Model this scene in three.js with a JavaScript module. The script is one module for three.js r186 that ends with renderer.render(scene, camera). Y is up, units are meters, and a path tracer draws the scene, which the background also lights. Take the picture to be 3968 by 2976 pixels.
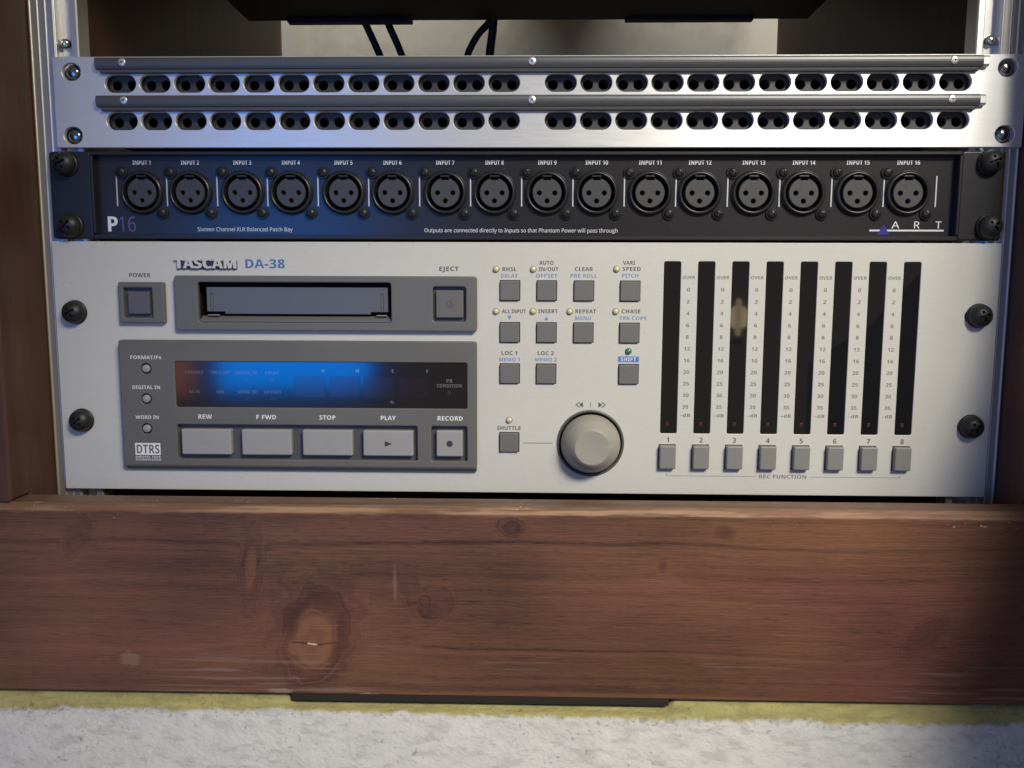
import * as THREE from 'three';
import { RoundedBoxGeometry } from 'three/addons/geometries/RoundedBoxGeometry.js';
import { TextGeometry } from 'three/addons/geometries/TextGeometry.js';
import { FontLoader } from 'three/addons/loaders/FontLoader.js';
import { RectAreaLightUniformsLib } from 'three/addons/lights/RectAreaLightUniformsLib.js';
import { mergeGeometries, toCreasedNormals } from 'three/addons/utils/BufferGeometryUtils.js';
import { Brush, Evaluator, SUBTRACTION } from 'three-bvh-csg';

// ---------------------------------------------------------------- camera, light, exposure
const S = 0.001;                                   // the rack is measured in millimetres
const scene = new THREE.Scene();
scene.background = new THREE.Color().setRGB(0.165, 0.147, 0.115);   // even light of the studio room
const camera = new THREE.PerspectiveCamera(50, 1024 / 768, 0.02, 20);
camera.position.set(0.00621, 0.10841, 0.42442);
camera.rotation.set(-0.1159, 0.024, 0.0036, 'YXZ');
camera.updateMatrixWorld();
const renderer = new THREE.WebGLRenderer({ antialias: true });
renderer.setSize(1024, 768);
renderer.toneMapping = THREE.LinearToneMapping;
renderer.toneMappingExposure = 1;
renderer.shadowMap.enabled = true;
RectAreaLightUniformsLib.init();

const KEY = { at: [0.80, 1.0, 1.15], aim: [0.02, 0.02, 0], size: [0.44, 0.36], rgb: [1, 0.925, 0.775], power: 26 };
const BLUE = { at: [-0.41, 0.10, 1.02], aim: [-0.12, 0.085, 0], size: [0.26, 0.34], rgb: [0.0, 0.24, 1.0], power: 6.8 };
const SPOT = { at: [0.52, 0.84, 1.02], aim: [0.06, 0.0, 0], rgb: [1, 0.95, 0.84], power: 5.0, angle: 0.28, size: 6.5 };
const REAR = { at: [0.02, 0.80, -0.468], aim: [0.02, 0.33, -0.56], size: [0.55, 0.05], rgb: [1, 0.95, 0.83], power: 62 };

// ---------------------------------------------------------------- helpers
let seed = 7;
const rnd = () => { seed = (seed * 1664525 + 1013904223) >>> 0; return seed / 4294967296; };
const hash = (x, y) => { let h = (x * 374761393 + y * 668265263) | 0; h = Math.imul(h ^ (h >>> 13), 1274126177); return ((h ^ (h >>> 16)) >>> 0) / 4294967296; };
const noise = (x, y) => {
  const xi = Math.floor(x), yi = Math.floor(y), fx = x - xi, fy = y - yi, u = fx * fx * (3 - 2 * fx), v = fy * fy * (3 - 2 * fy);
  const a = hash(xi, yi), b = hash(xi + 1, yi), c = hash(xi, yi + 1), d = hash(xi + 1, yi + 1);
  return a + (b - a) * u + (c - a) * v + (a - b - c + d) * u * v;
};
const fbm = (x, y, n = 4) => { let s = 0, a = 0.5; for (let i = 0; i < n; i++) { s += a * noise(x, y); x = x * 2.03 + 17.1; y = y * 2.03 + 5.7; a *= 0.5; } return s; };
const clamp = (x, a = 0, b = 1) => Math.min(b, Math.max(a, x));
const smooth = (a, b, x) => { const t = clamp((x - a) / (b - a)); return t * t * (3 - 2 * t); };
const lin = (r, g, b) => new THREE.Color().setRGB(r, g, b);
const mat = (r, g, b, rough = 0.5, metal = 0, extra = {}) => new THREE.MeshPhysicalMaterial({ color: lin(r, g, b), roughness: rough, metalness: metal, ...extra });

const taken = {};
const numbered = (n) => { const k = (taken[n] = (taken[n] || 0) + 1); return k === 1 ? n : `${n}_${String(k - 1).padStart(3, '0')}`; };
const metres = (g) => { if (!g.userData.m) { g.scale(S, S, S); g.userData.m = true; } return g; };
function part(name, geo, material, parent, at) {                  // a mesh under a thing or a part
  const o = new THREE.Mesh(metres(geo), material); o.name = name; o.castShadow = o.receiveShadow = true;
  if (at) o.position.set(at[0] * S, at[1] * S, at[2] * S);
  parent.add(o); return o;
}
function thing(name, label, category, group) {
  const o = new THREE.Group(); o.name = numbered(name); o.userData = { label, category }; if (group) o.userData.group = group;
  scene.add(o); return o;
}
const plain = (gs) => mergeGeometries(gs.map((g) => { const h = g.index ? g.toNonIndexed() : g.clone(); for (const k of Object.keys(h.attributes)) if (!['position', 'normal', 'uv'].includes(k)) h.deleteAttribute(k); return h; }));
function rrect(x0, x1, y0, y1, r = 0, hole = false) {
  const s = hole ? new THREE.Path() : new THREE.Shape();
  if (r <= 0) { s.moveTo(x0, y0); s.lineTo(x1, y0); s.lineTo(x1, y1); s.lineTo(x0, y1); s.closePath(); return s; }
  s.moveTo(x0 + r, y0); s.lineTo(x1 - r, y0); s.absarc(x1 - r, y0 + r, r, -Math.PI / 2, 0, false);
  s.lineTo(x1, y1 - r); s.absarc(x1 - r, y1 - r, r, 0, Math.PI / 2, false);
  s.lineTo(x0 + r, y1); s.absarc(x0 + r, y1 - r, r, Math.PI / 2, Math.PI, false);
  s.lineTo(x0, y0 + r); s.absarc(x0 + r, y0 + r, r, Math.PI, Math.PI * 1.5, false); s.closePath();
  return s;
}
const disc = (x, y, r, hole = true) => { const p = hole ? new THREE.Path() : new THREE.Shape(); p.absarc(x, y, r, 0, Math.PI * 2, false); p.closePath(); return p; };
// a plate in the xy plane from z0 to z1, its edges bevelled inwards
function plate(shape, z0, z1, bevel = 0, seg = 6, bseg = 2) {
  const g = new THREE.ExtrudeGeometry(shape, { depth: z1 - z0 - 2 * bevel, curveSegments: seg, bevelEnabled: bevel > 0, bevelThickness: bevel, bevelSize: bevel, bevelOffset: -bevel, bevelSegments: bseg });
  g.translate(0, 0, z0 + bevel); return g;
}
function uvBox(g, x0, x1, y0, y1) { const p = g.attributes.position, u = g.attributes.uv; for (let i = 0; i < p.count; i++) u.setXY(i, (p.getX(i) - x0) / (x1 - x0), (p.getY(i) - y0) / (y1 - y0)); return g; }
const rbox = (w, h, d, r = 0.5, n = 2) => new RoundedBoxGeometry(w, h, d, n, r);
const lathe = (pts, n = 40) => new THREE.LatheGeometry(pts.map(([r, z]) => new THREE.Vector2(r, z)), n).rotateX(Math.PI / 2);   // axis along z
// a bar along x whose section is given as [z, y] points
function along(x0, x1, zy, bevel = 0) {
  const s = new THREE.Shape(zy.map(([z, y]) => new THREE.Vector2(-z, y)));
  const g = new THREE.ExtrudeGeometry(s, { depth: x1 - x0 - 2 * bevel, bevelEnabled: bevel > 0, bevelThickness: bevel, bevelSize: bevel, bevelOffset: -bevel, bevelSegments: 1, curveSegments: 4 });
  g.rotateY(Math.PI / 2); g.translate(x0 + bevel, 0, 0); return g;
}
function canvas(w, h, fill) { const c = document.createElement('canvas'); c.width = w; c.height = h; const x = c.getContext('2d'); x.fillStyle = fill; x.fillRect(0, 0, w, h); return [c, x]; }
function canvasTexture(c) { const t = new THREE.CanvasTexture(c); t.colorSpace = THREE.SRGBColorSpace; t.magFilter = THREE.LinearFilter; return t; }
function dataTexture(w, h, f, srgb = true, repeat = false) {      // f(u, v) gives linear rgb (or one value)
  const d = new Uint8Array(w * h * 4), enc = (c) => { c = clamp(c); return 255 * (srgb ? (c <= 0.0031308 ? 12.92 * c : 1.055 * c ** (1 / 2.4) - 0.055) : c); };
  for (let j = 0; j < h; j++) for (let i = 0; i < w; i++) { const c = f((i + 0.5) / w, (j + 0.5) / h), k = 4 * (j * w + i); const a = typeof c === 'number' ? [c, c, c] : c; d[k] = enc(a[0]); d[k + 1] = enc(a[1]); d[k + 2] = enc(a[2]); d[k + 3] = 255; }
  const t = new THREE.DataTexture(d, w, h); t.colorSpace = srgb ? THREE.SRGBColorSpace : THREE.NoColorSpace; t.magFilter = THREE.LinearFilter; t.minFilter = THREE.LinearMipmapLinearFilter; t.generateMipmaps = true;
  if (repeat) t.wrapS = t.wrapT = THREE.RepeatWrapping;
  t.needsUpdate = true; return t;
}
// a print sheet: a canvas in millimetres
function sheet(x0, x1, y0, y1, fill, grain = 0) {
  const W = 2048, ppm = W / (x1 - x0), H = Math.round((y1 - y0) * ppm), [c, x] = canvas(W, H, fill);
  if (grain) { const im = x.getImageData(0, 0, W, H); for (let j = 0; j < H; j++) for (let i = 0; i < W; i++) { const n = (noise(i / 9, j / 2.2) - 0.5) * grain * 0.5 + (hash(i, j) - 0.5) * grain * 0.7 + (fbm(i / 210, j / 130) - 0.5) * grain * 1.1, k = 4 * (j * W + i); for (let q = 0; q < 3; q++) im.data[k + q] = clamp(im.data[k + q] + n, 0, 255); } x.putImageData(im, 0, 0); }
  const light = parseInt(fill.slice(1, 3), 16) > 128;
  for (let k = 0; k < 130; k++) { x.fillStyle = light ? `rgba(90,84,74,${0.08 + 0.22 * rnd()})` : `rgba(190,186,178,${0.05 + 0.13 * rnd()})`; const a = rnd() * W, b = rnd() * H, q = 0.5 + 1.1 * rnd() ** 3; x.beginPath(); x.ellipse(a, b, q * (1 + rnd()), q, rnd() * 3, 0, 7); x.fill(); }   // dust and small scuffs
  const letters = {}, X = (mm) => (mm - x0) * ppm, Y = (mm) => (y1 - mm) * ppm;
  return {
    c, x, ppm, X, Y,
    text(t, mx, my, cap, color, width, bold = false, align = 'center') {     // centred on mx, my; cap = height of the capitals
      const g = new THREE.ShapeGeometry((bold ? fontBold : fontPlain).generateShapes(t, cap / capOf(bold)), 3); g.computeBoundingBox();
      const { min, max } = g.boundingBox, k = width ? width / (max.x - min.x) : 1;
      g.translate(-(min.x + max.x) / 2, -cap / 2, 0); g.scale(k, 1, 1); g.translate(mx, my, 0); (letters[color] ||= []).push(g);
    },
    print(z, rough, parent, ior = 1.5) { for (const c in letters) { const m = new THREE.MeshPhysicalMaterial({ color: c, roughness: rough, ior }); part('printed_lettering', plain(letters[c]).translate(0, 0, z), m, parent); } },
    rect(a, b, c0, d, color) { x.fillStyle = color; x.fillRect(X(a), Y(d), (b - a) * ppm, (d - c0) * ppm); },
    poly(pts, color) { x.fillStyle = color; x.beginPath(); pts.forEach(([a, b], i) => (i ? x.lineTo(X(a), Y(b)) : x.moveTo(X(a), Y(b)))); x.closePath(); x.fill(); },
    line(a, b, c0, d, w, color) { x.strokeStyle = color; x.lineWidth = w * ppm; x.beginPath(); x.moveTo(X(a), Y(b)); x.lineTo(X(c0), Y(d)); x.stroke(); },
    done() { return canvasTexture(c); },
  };
}

const fontBold = await new FontLoader().loadAsync('fonts/droid/droid_sans_bold.typeface.json'), fontPlain = await new FontLoader().loadAsync('fonts/droid/droid_sans_regular.typeface.json');
const capOf = (bold) => (capOf[bold] ||= (() => { const g = new THREE.ShapeGeometry((bold ? fontBold : fontPlain).generateShapes('H', 1)); g.computeBoundingBox(); return g.boundingBox.max.y; })());
// ---------------------------------------------------------------- wood
const KNOTS = [   // [x, y, half width, half height, tilt, strength] on the board's front, millimetres
  [-101, -62, 13, 18, -0.4, 1], [-42.5, -45, 6, 5, 0.4, 0.75], [-216, -11, 3.5, 8, -0.5, 0.5], [-131, -26, 3.2, 14, -0.1, 0.5],
  [-3, -3.5, 4, 3, 0, 0.8], [100, -4.5, 2.4, 2, 0, 0.8], [70, -22, 1.5, 3, -0.1, 0.7], [197, -56, 4, 11, -0.8, 1], [-290, -40, 4, 6, 0.2, 0.6], [-48, -43, 3, 9, 0.6, 0.4],
];
function board(x, y) {   // linear albedo of the stained pine at a point of the board's front
  let g = y + 5 * (fbm(x / 160, y / 60, 3) - 0.5) * 2 + (noise(x / 40 + 9, y / 14) - 0.5) * 1.6, inside = 0, rim = 0, ring = 0, big = 0, arc = 0;
  for (const [kx, ky, a, b, t, s] of KNOTS) {
    const c = Math.cos(t), q = Math.sin(t), dx = (x - kx) * c + (y - ky) * q, dy = -(x - kx) * q + (y - ky) * c;
    const wob = 1 + 0.7 * (fbm(dx / 8 + kx, dy / 8 + ky, 3) - 0.45);
    const e = Math.hypot(dx / a, dy / b) * wob, d = y - ky;
    g += Math.sign(d) * b * 0.55 * s * Math.exp(-(((x - kx) / (a * 3.2)) ** 2)) * Math.exp(-Math.abs(d) / (b * 1.1)) * Math.min(1, Math.abs(d) / 2);
    { const wr = s * (1 - smooth(0.9, 2.3, e)); g = g * (1 - wr) + (ky + 31 + e * b * 1.15 + 2 * noise(dx / 5, dy / 5)) * wr; }
    const m = s * (1 - smooth(0.5, 1.15, e)); if (m > inside) { inside = m; ring = e; big = b > 12 ? 1 : 0; }
    rim = Math.max(rim, (b > 12 ? 1 : 0.45) * s * Math.exp(-(((e - 1.05) / (e < 1.05 ? 0.25 : 0.5)) ** 2)));
    if (b > 12) arc = Math.max(arc, s * Math.exp(-(((e - 1.22) / 0.05) ** 2)) * smooth(-0.3, 0.6, -dy / b) + 0.6 * s * Math.exp(-(((e - 0.86) / 0.04) ** 2)) * smooth(0.35, 0.6, noise(dx / 5, dy / 5)));
  }
  const band = fbm(g / 3.4, x / 900, 3) - 0.44, lines = Math.pow(noise(g / 2.3 + 3, x / 520), 4) * (0.3 + 1.1 * noise(x / 140 + 12, y / 30));
  const fibre = noise(x / 5, y * 3.1) - 0.5 + 0.7 * (noise(x / 2.2 + 40, y * 5.3) - 0.5), tone = fbm(x / 75 + 4, y / 34, 3) - 0.45, hue = fbm(x / 110 + 31, y / 42 + 8, 3) - 0.45;
  const pore = smooth(0.74, 0.88, noise(x / 4.5 + 8, y * 3.7 + 2)) * 0.2 + smooth(0.8, 0.92, noise(x / 11 + 2, y * 2.6)) * 0.16;
  const k = 1 + 0.6 * band - 0.42 * lines + 0.2 * fibre + 0.85 * tone - pore;
  let r = 0.164 * k, gg = 0.067 * k * (1 + 0.55 * hue), b = 0.038 * k * (1 - 0.55 * hue);
  const f = inside * (big ? 0.55 : 0.75) * (0.7 + 0.45 * noise(x / 5 + 20, y / 8)), w = 0.5 + 0.5 * Math.sin(ring * 8 + 5 * fbm(x / 6, y / 6, 3) + 1.2 * noise(x / 1.5, y / 1.5)), c = 1 - 0.6 * ring;
  const core = big ? [0.215 + 0.09 * w * c, 0.088 + 0.05 * w * c, 0.039 + 0.015 * w] : [0.07 + 0.035 * w * c, 0.027 + 0.014 * w * c, 0.017 + 0.005 * w];
  r += f * (core[0] - r); gg += f * (core[1] - gg); b += f * (core[2] - b);
  const dk = 1 - 0.46 * rim * (0.45 + 0.9 * noise(x / 9 + 60, y / 9)) * (1 - 0.5 * inside), a = 0.45 * arc;
  r = r * dk + a * 0.12; gg = gg * dk * (1 - 0.12 * rim) + a * 0.07; b = b * dk * (1 - 0.1 * rim) + a * 0.05; return [r, gg, b];
}
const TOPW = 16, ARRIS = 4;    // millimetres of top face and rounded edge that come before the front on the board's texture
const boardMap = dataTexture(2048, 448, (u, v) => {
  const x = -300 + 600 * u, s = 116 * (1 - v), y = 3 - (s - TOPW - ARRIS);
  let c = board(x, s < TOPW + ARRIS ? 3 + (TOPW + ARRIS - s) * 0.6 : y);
  if (s < TOPW - 1) { const d = 0.5 * fbm(x / 22, s / 3.5 + 50, 3); c = c.map((q, i) => q * 0.75 + [0.085, 0.066, 0.046][i] * (0.6 + d)); }  // top face paler and greyer: light from above put into its colour
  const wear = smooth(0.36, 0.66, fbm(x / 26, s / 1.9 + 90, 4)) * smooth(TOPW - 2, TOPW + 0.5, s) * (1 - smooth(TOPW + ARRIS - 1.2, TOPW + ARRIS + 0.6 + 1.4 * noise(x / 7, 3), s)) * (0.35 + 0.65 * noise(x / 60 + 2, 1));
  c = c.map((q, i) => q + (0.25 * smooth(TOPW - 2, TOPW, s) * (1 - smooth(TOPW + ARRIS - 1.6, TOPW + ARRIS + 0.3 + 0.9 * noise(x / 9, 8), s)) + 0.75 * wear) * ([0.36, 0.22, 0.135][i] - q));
  const chip = smooth(0.90, 0.94, noise(x / 1.3, s / 0.8 + 7)) * smooth(0.7, 0.8, noise(x / 33 + 8, s / 9)) * (s < TOPW + ARRIS + 4 ? 1 : 0);
  c = c.map((q, i) => q + chip * ([0.55, 0.5, 0.45][i] - q) * 0.8);
  // scuffs and lighter scratches low on the front, a split across the big knot
  const scuff = smooth(0.6, 0.8, noise(x / 30 + 5, y / 0.9)) * smooth(-62, -78, y) * smooth(0.5, 0.65, noise(x / 55 + 70, y / 30)) * 0.4;
  c = c.map((q, i) => q + scuff * ([0.3, 0.2, 0.17][i] - q));
  const patch = (px, py, a, b, k) => { const e = Math.hypot((x - px) / a, (y - py) / b) + 0.5 * (noise(x / 2, y * 1.5) - 0.5); const m = k * (1 - smooth(0.7, 1.15, e)); c = c.map((q, i) => q + m * ([0.32, 0.22, 0.17][i] - q)); };
  patch(-193, -73, 5.5, 4, 0.35); patch(-118, -88.5, 6, 1.4, 0.8); patch(-74, -90.5, 5.5, 1.9, 0.75); patch(-175, -91, 1.8, 0.6, 1); patch(-60, -32, 0.9, 10, 0.25);
  const split = Math.abs(y + 63.6 - 0.5 * Math.sin(x / 3)) < 0.45 && x > -112 && x < -88 ? (x > -104 && x < -99 ? 2 : 1) : 0;
  if (split) c = split === 2 ? [0.62, 0.5, 0.4] : c.map((q) => q * 0.45);
  return c;
});
const grainBump = dataTexture(1024, 512, (u, v) => 0.5 + 0.5 * (fbm(u * 40, v * 190, 3) - 0.45) + 0.25 * (noise(u * 90, v * 400) - 0.5), false, true);
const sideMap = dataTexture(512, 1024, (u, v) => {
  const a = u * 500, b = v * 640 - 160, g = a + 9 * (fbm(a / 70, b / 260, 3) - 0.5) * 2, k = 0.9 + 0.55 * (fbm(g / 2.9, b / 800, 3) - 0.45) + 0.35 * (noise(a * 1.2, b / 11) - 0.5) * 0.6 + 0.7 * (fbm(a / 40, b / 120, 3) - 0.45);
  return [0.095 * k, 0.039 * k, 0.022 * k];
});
const M = {
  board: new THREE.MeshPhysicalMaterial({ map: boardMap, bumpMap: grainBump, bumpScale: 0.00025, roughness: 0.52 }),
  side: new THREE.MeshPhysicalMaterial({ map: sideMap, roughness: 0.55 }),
  plainWood: mat(0.12, 0.07, 0.04, 0.6),
  rail: mat(0.72, 0.71, 0.68, 0.38, 0.85),
  chrome: mat(0.85, 0.86, 0.87, 0.12, 1),
  darkChrome: mat(0.30, 0.31, 0.33, 0.16, 1),
  zinc: mat(0.80, 0.81, 0.80, 0.34, 0.75),
  slot: mat(0.008, 0.008, 0.009, 0.8),
  black: mat(0.012, 0.012, 0.013, 0.42),
  blackSatin: mat(0.016, 0.016, 0.018, 0.38),
  blackCase: mat(0.007, 0.007, 0.007, 0.7),
  screw: mat(0.016, 0.016, 0.016, 0.46),
  plastic: mat(0.135, 0.131, 0.121, 0.5),
  darkPlastic: mat(0.075, 0.074, 0.073, 0.5),
  key: mat(0.315, 0.31, 0.297, 0.48),
  smallKey: mat(0.150, 0.148, 0.140, 0.45),
  recKey: mat(0.22, 0.219, 0.204, 0.45),
  knob: mat(0.33, 0.312, 0.265, 0.38),
  glass: mat(0.009, 0.009, 0.010, 0.035, 0, { ior: 1.6 }),
  gap: mat(0.01, 0.01, 0.01, 0.8),
  yellowLed: mat(0.66, 0.60, 0.34, 0.12, 0, { clearcoat: 1, clearcoatRoughness: 0.05 }),
  greenLed: mat(0.02, 0.21, 0.12, 0.12, 0, { clearcoat: 1, clearcoatRoughness: 0.05 }),
  ledRing: mat(0.14, 0.12, 0.08, 0.4),
  faint: mat(0.30, 0.297, 0.29, 0.5),
  symbol: mat(0.04, 0.04, 0.04, 0.5),
  cable: mat(0.012, 0.012, 0.012, 0.5),
};

// ---------------------------------------------------------------- the setting: rear wall and plaster ledge
const wallBump = dataTexture(512, 512, (u, v) => fbm(u * 30, v * 30, 5), false, true);
{
  const g = new THREE.BoxGeometry(1300, 1500, 40); g.translate(0, 350, -580);
  const wallMap = dataTexture(512, 512, (u, v) => { const n = 0.96 + 0.09 * (fbm(u * 22 + 3, v * 25, 5) - 0.45), sp = smooth(0.52, 0.7, fbm(u * 120, v * 130, 3)) * 0.05; return [0.66 * n - sp, 0.645 * n - sp, 0.60 * n - sp]; });
  const o = part('rear_wall', g, new THREE.MeshPhysicalMaterial({ map: wallMap, bumpMap: wallBump, bumpScale: 0.0012, roughness: 0.9 }), scene);
  o.userData = { kind: 'structure', label: 'white plastered wall behind the open rack', category: 'wall' };
}
{
  // plaster below the front board: it starts under the board, turns forward and runs down
  const nx = 420, prof = [];
  for (let i = 0; i <= 60; i++) prof.push(i / 60);
  const pos = [], uv = [], idx = [];
  const X0 = -330, X1 = 330, at = (x, t) => {
    const low = 4.4 * (smooth(-116, -111, x) - smooth(74, 79, x));   // the hollow under the middle of the board
    const s = t * 78; let y, z;
    if (s < 14) { y = -93.6 - low * 0.9 - s * 0.06; z = 14 + s * 1.35; } else { const q = s - 14, k = 1 - Math.exp(-q / 3.5); y = -94.4 - low * 0.9 * (1 - smooth(0, 9, q)) - q * 0.86; z = 32.9 + 2.2 * k + q * 0.40; }
    const n = (fbm(x / 6, s / 5 + 3, 4) - 0.45) * 1.3 + (noise(x / 1.6, s / 1.5) - 0.5) * 0.35, w = smooth(10, 22, s);
    return [x, y - 0.5 * n * w + (s < 14 ? 0 : 0), z + n * w * 0.9];
  };
  for (let j = 0; j < prof.length; j++) for (let i = 0; i <= nx; i++) { const x = X0 + ((X1 - X0) * i) / nx; pos.push(...at(x, prof[j])); uv.push(i / nx, 1 - prof[j]); }
  const back = pos.length / 3; for (let i = 0; i <= nx; i++) { const x = X0 + ((X1 - X0) * i) / nx; pos.push(x, -94, -555, x, -160, -555); uv.push(i / nx, 1, i / nx, 0); }
  for (let j = 0; j < prof.length - 1; j++) for (let i = 0; i < nx; i++) { const a = j * (nx + 1) + i, b = a + nx + 1; idx.push(a, b, a + 1, a + 1, b, b + 1); }
  for (let i = 0; i < nx; i++) { const a = i, c = back + 2 * i, L = (prof.length - 1) * (nx + 1) + i; idx.push(a, a + 1, c, a + 1, c + 2, c, L, c + 1, L + 1, L + 1, c + 1, c + 3); idx.push(c, c + 2, c + 1, c + 1, c + 2, c + 3); }
  const g = new THREE.BufferGeometry(); g.setAttribute('position', new THREE.Float32BufferAttribute(pos, 3)); g.setAttribute('uv', new THREE.Float32BufferAttribute(uv, 2)); g.setIndex(idx); g.computeVertexNormals();
  const map = dataTexture(2048, 384, (u, v) => {
    const x = X0 + (X1 - X0) * u, s = 78 * (1 - v), n = 0.94 + 0.2 * (fbm(x / 9, s / 6, 4) - 0.45);
    let c = [0.63 * n, 0.615 * n, 0.575 * n];
    const edge = 23.0 + 1.6 * (fbm(x / 14, 3, 4) - 0.5) * 2 + 3 * (fbm(x / 2.4, s / 2.4, 3) - 0.45) + 0.6 * Math.sin(x / 90), y = 1 - smooth(edge - 1.6, edge + 1.4, s), st = 0.75 + 0.5 * fbm(x / 12 + s / 9, s / 2.2, 4);
    const yel = [0.38 * st, 0.335 * st, 0.11 * st + 0.02]; c = c.map((q, i) => q + y * (yel[i] - q));
    const dirt = smooth(0.72, 0.86, noise(x / 1.6 + 3, s / 1.3 + 9)) * Math.exp(-(((s - edge - 1) / 2.2) ** 2)) * 0.5 + smooth(0.88, 0.94, noise(x / 1.7, s / 1.4 + 40)) * 0.55 * smooth(0.5, 0.65, noise(x / 30, s / 20));
    const grime = 0.16 * smooth(0.48, 0.72, fbm(x / 7 + 7, s / 2.6 + 3, 5));
    return c.map((q, i) => q * (1 - dirt * [0.62, 0.62, 0.66][i]) * (1 - grime));
  });
  const ledgeBump = dataTexture(2048, 384, (u, v) => { const x = 660 * u, t = 78 * v; return 0.5 + 0.5 * (fbm(x / 5, t / 3.5, 5) - 0.45) + 0.35 * (fbm(x / 1.6 + 9, t / 1.2, 3) - 0.45); }, false);
  const o = part('plaster_ledge', g, new THREE.MeshPhysicalMaterial({ map, bumpMap: ledgeBump, bumpScale: 0.0013, roughness: 0.88, side: THREE.DoubleSide }), scene);
  o.userData = { kind: 'structure', label: 'rough white plaster with a yellow painted strip along its top', category: 'plaster' };
}

// ---------------------------------------------------------------- wooden cabinet with rails and front board
const cabinet = thing('rack_cabinet', 'brown stained wooden rack cabinet with aluminium rails and a knotty front board', 'cabinet');
{
  const zy = [[-440, -92.5], [19.6, -92.5], [19.6, 3.3], [35, 3.3], [35, 509], [-440, 509]];
  const uvSide = (g) => { const p = g.attributes.position, u = g.attributes.uv; for (let i = 0; i < p.count; i++) u.setXY(i, (p.getZ(i) + 440 + p.getX(i) * 0.13) / 500, (p.getY(i) + 160) / 640); return g; };
  part('side_panel', uvSide(along(-289, -249.2, zy, 1.2)), M.side, cabinet);
  part('side_panel', uvSide(along(249.2, 289, zy, 1.2)), M.side, cabinet);
  part('rear_light_stop', new THREE.BoxGeometry(497.6, 14, 190).translate(0, 402, -343), M.side, cabinet);  // unseen shelf added to keep the rear lamp off the side walls
  part('top_panel', new THREE.BoxGeometry(497.6, 18, 470).translate(0, 499.5, -204), M.side, cabinet);
  part('base_panel', new THREE.BoxGeometry(497.6, 14, 430).translate(0, -26, -212), M.side, cabinet);
  // the front board: a strip of cross sections with a rounded, slightly worn edge
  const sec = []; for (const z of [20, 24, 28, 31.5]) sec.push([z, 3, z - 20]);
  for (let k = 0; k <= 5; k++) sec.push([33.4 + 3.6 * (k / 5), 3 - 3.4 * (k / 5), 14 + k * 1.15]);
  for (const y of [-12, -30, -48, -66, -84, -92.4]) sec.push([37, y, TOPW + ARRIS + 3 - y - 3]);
  sec.push([36.2, -93.2, 115], [20, -93.2, 115.9], [20, 3, 0]);
  const nx = 220, pos = [], uv = [], idx = [], n = sec.length;
  for (let i = 0; i <= nx; i++) { const x = -330 + (660 * i) / nx; sec.forEach(([z, y, s], k) => { const w = k >= 3 && k <= 10 ? (fbm(x / 9 + k * 0.2, k * 0.3, 3) - 0.45) * 0.9 : 0, q = k > 9 && k < n - 3 ? (fbm(x / 50, y / 30, 2) - 0.45) * 0.5 : 0; pos.push(x, y - Math.abs(w) * 0.6, z - Math.abs(w) * 0.6 + q * 0.4); uv.push((x + 300) / 600, 1 - s / 116); }); }
  for (let i = 0; i < nx; i++) for (let k = 0; k < n - 1; k++) { const a = i * n + k, b = a + n; idx.push(a, a + 1, b, b, a + 1, b + 1); }
  const g = new THREE.BufferGeometry(); g.setAttribute('position', new THREE.Float32BufferAttribute(pos, 3)); g.setAttribute('uv', new THREE.Float32BufferAttribute(uv, 2)); g.setIndex(idx);
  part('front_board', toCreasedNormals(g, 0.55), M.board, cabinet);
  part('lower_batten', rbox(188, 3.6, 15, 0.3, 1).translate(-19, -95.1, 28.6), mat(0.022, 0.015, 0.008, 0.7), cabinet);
  // rails
  const bump = (x) => { const o = []; for (let k = 0; k <= 6; k++) { const a = Math.PI - (k / 6) * Math.PI; o.push([x + 0.65 * Math.cos(a), -3.6 + 0.6 * Math.sin(a)]); } return o; };
  const pts = [[-249, -14], [-249, -3.6], ...bump(-248.2), ...bump(-244.3), ...bump(-240.3), ...bump(-236.4), [-235.4, -3.8], [-235.4, -9], [-230.3, -9], [-230.3, -15], [-227.6, -15], [-227.6, -3.7], [-227, -3.05], [-224.4, -3.05], [-223.8, -3.7], [-223.8, -14], [-226.6, -17], [-249, -17]];
  const nut = lathe([[4.1, -1.95], [4.1, -1.6], [3.5, -1.5], [3.4, -0.9], [2.9, -0.1], [1.8, 0.45], [0, 0.65]], 28);
  const bolt = lathe([[0, 3.4], [1.2, 3.3], [2.1, 2.7], [2.6, 1.6], [2.6, 0.4], [2.45, 0], [2.45, -0.3]], 28);
  for (const sgn of [-1, 1]) {
    const p = pts.map(([x, z]) => new THREE.Vector2(x * -sgn, -z)); if (sgn > 0) p.reverse();
    const geo = new THREE.ExtrudeGeometry(new THREE.Shape(p), { depth: 460, bevelEnabled: false }); geo.rotateX(-Math.PI / 2); geo.translate(0, -60, 0);
    const r = part('rail', geo, M.rail, cabinet);
    part('slot_shade', new THREE.BoxGeometry(2.4, 455, 3).translate(sgn * 228.95, 170, -13.2), M.slot, r);  // black strip put in for the shade deep in the rail slot
    for (const [x, y] of sgn < 0 ? [[-226.6, 215.8], [-227.4, 184.6]] : [[238.6, 216.6], [239.2, 184.8]]) part('rail_nut', nut, M.darkChrome, r, [x, y, -1.0]);
    part('rail_bolt', bolt, M.chrome, r, [sgn * 232.85, 231.5, -8.9]);
  }
}

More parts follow.
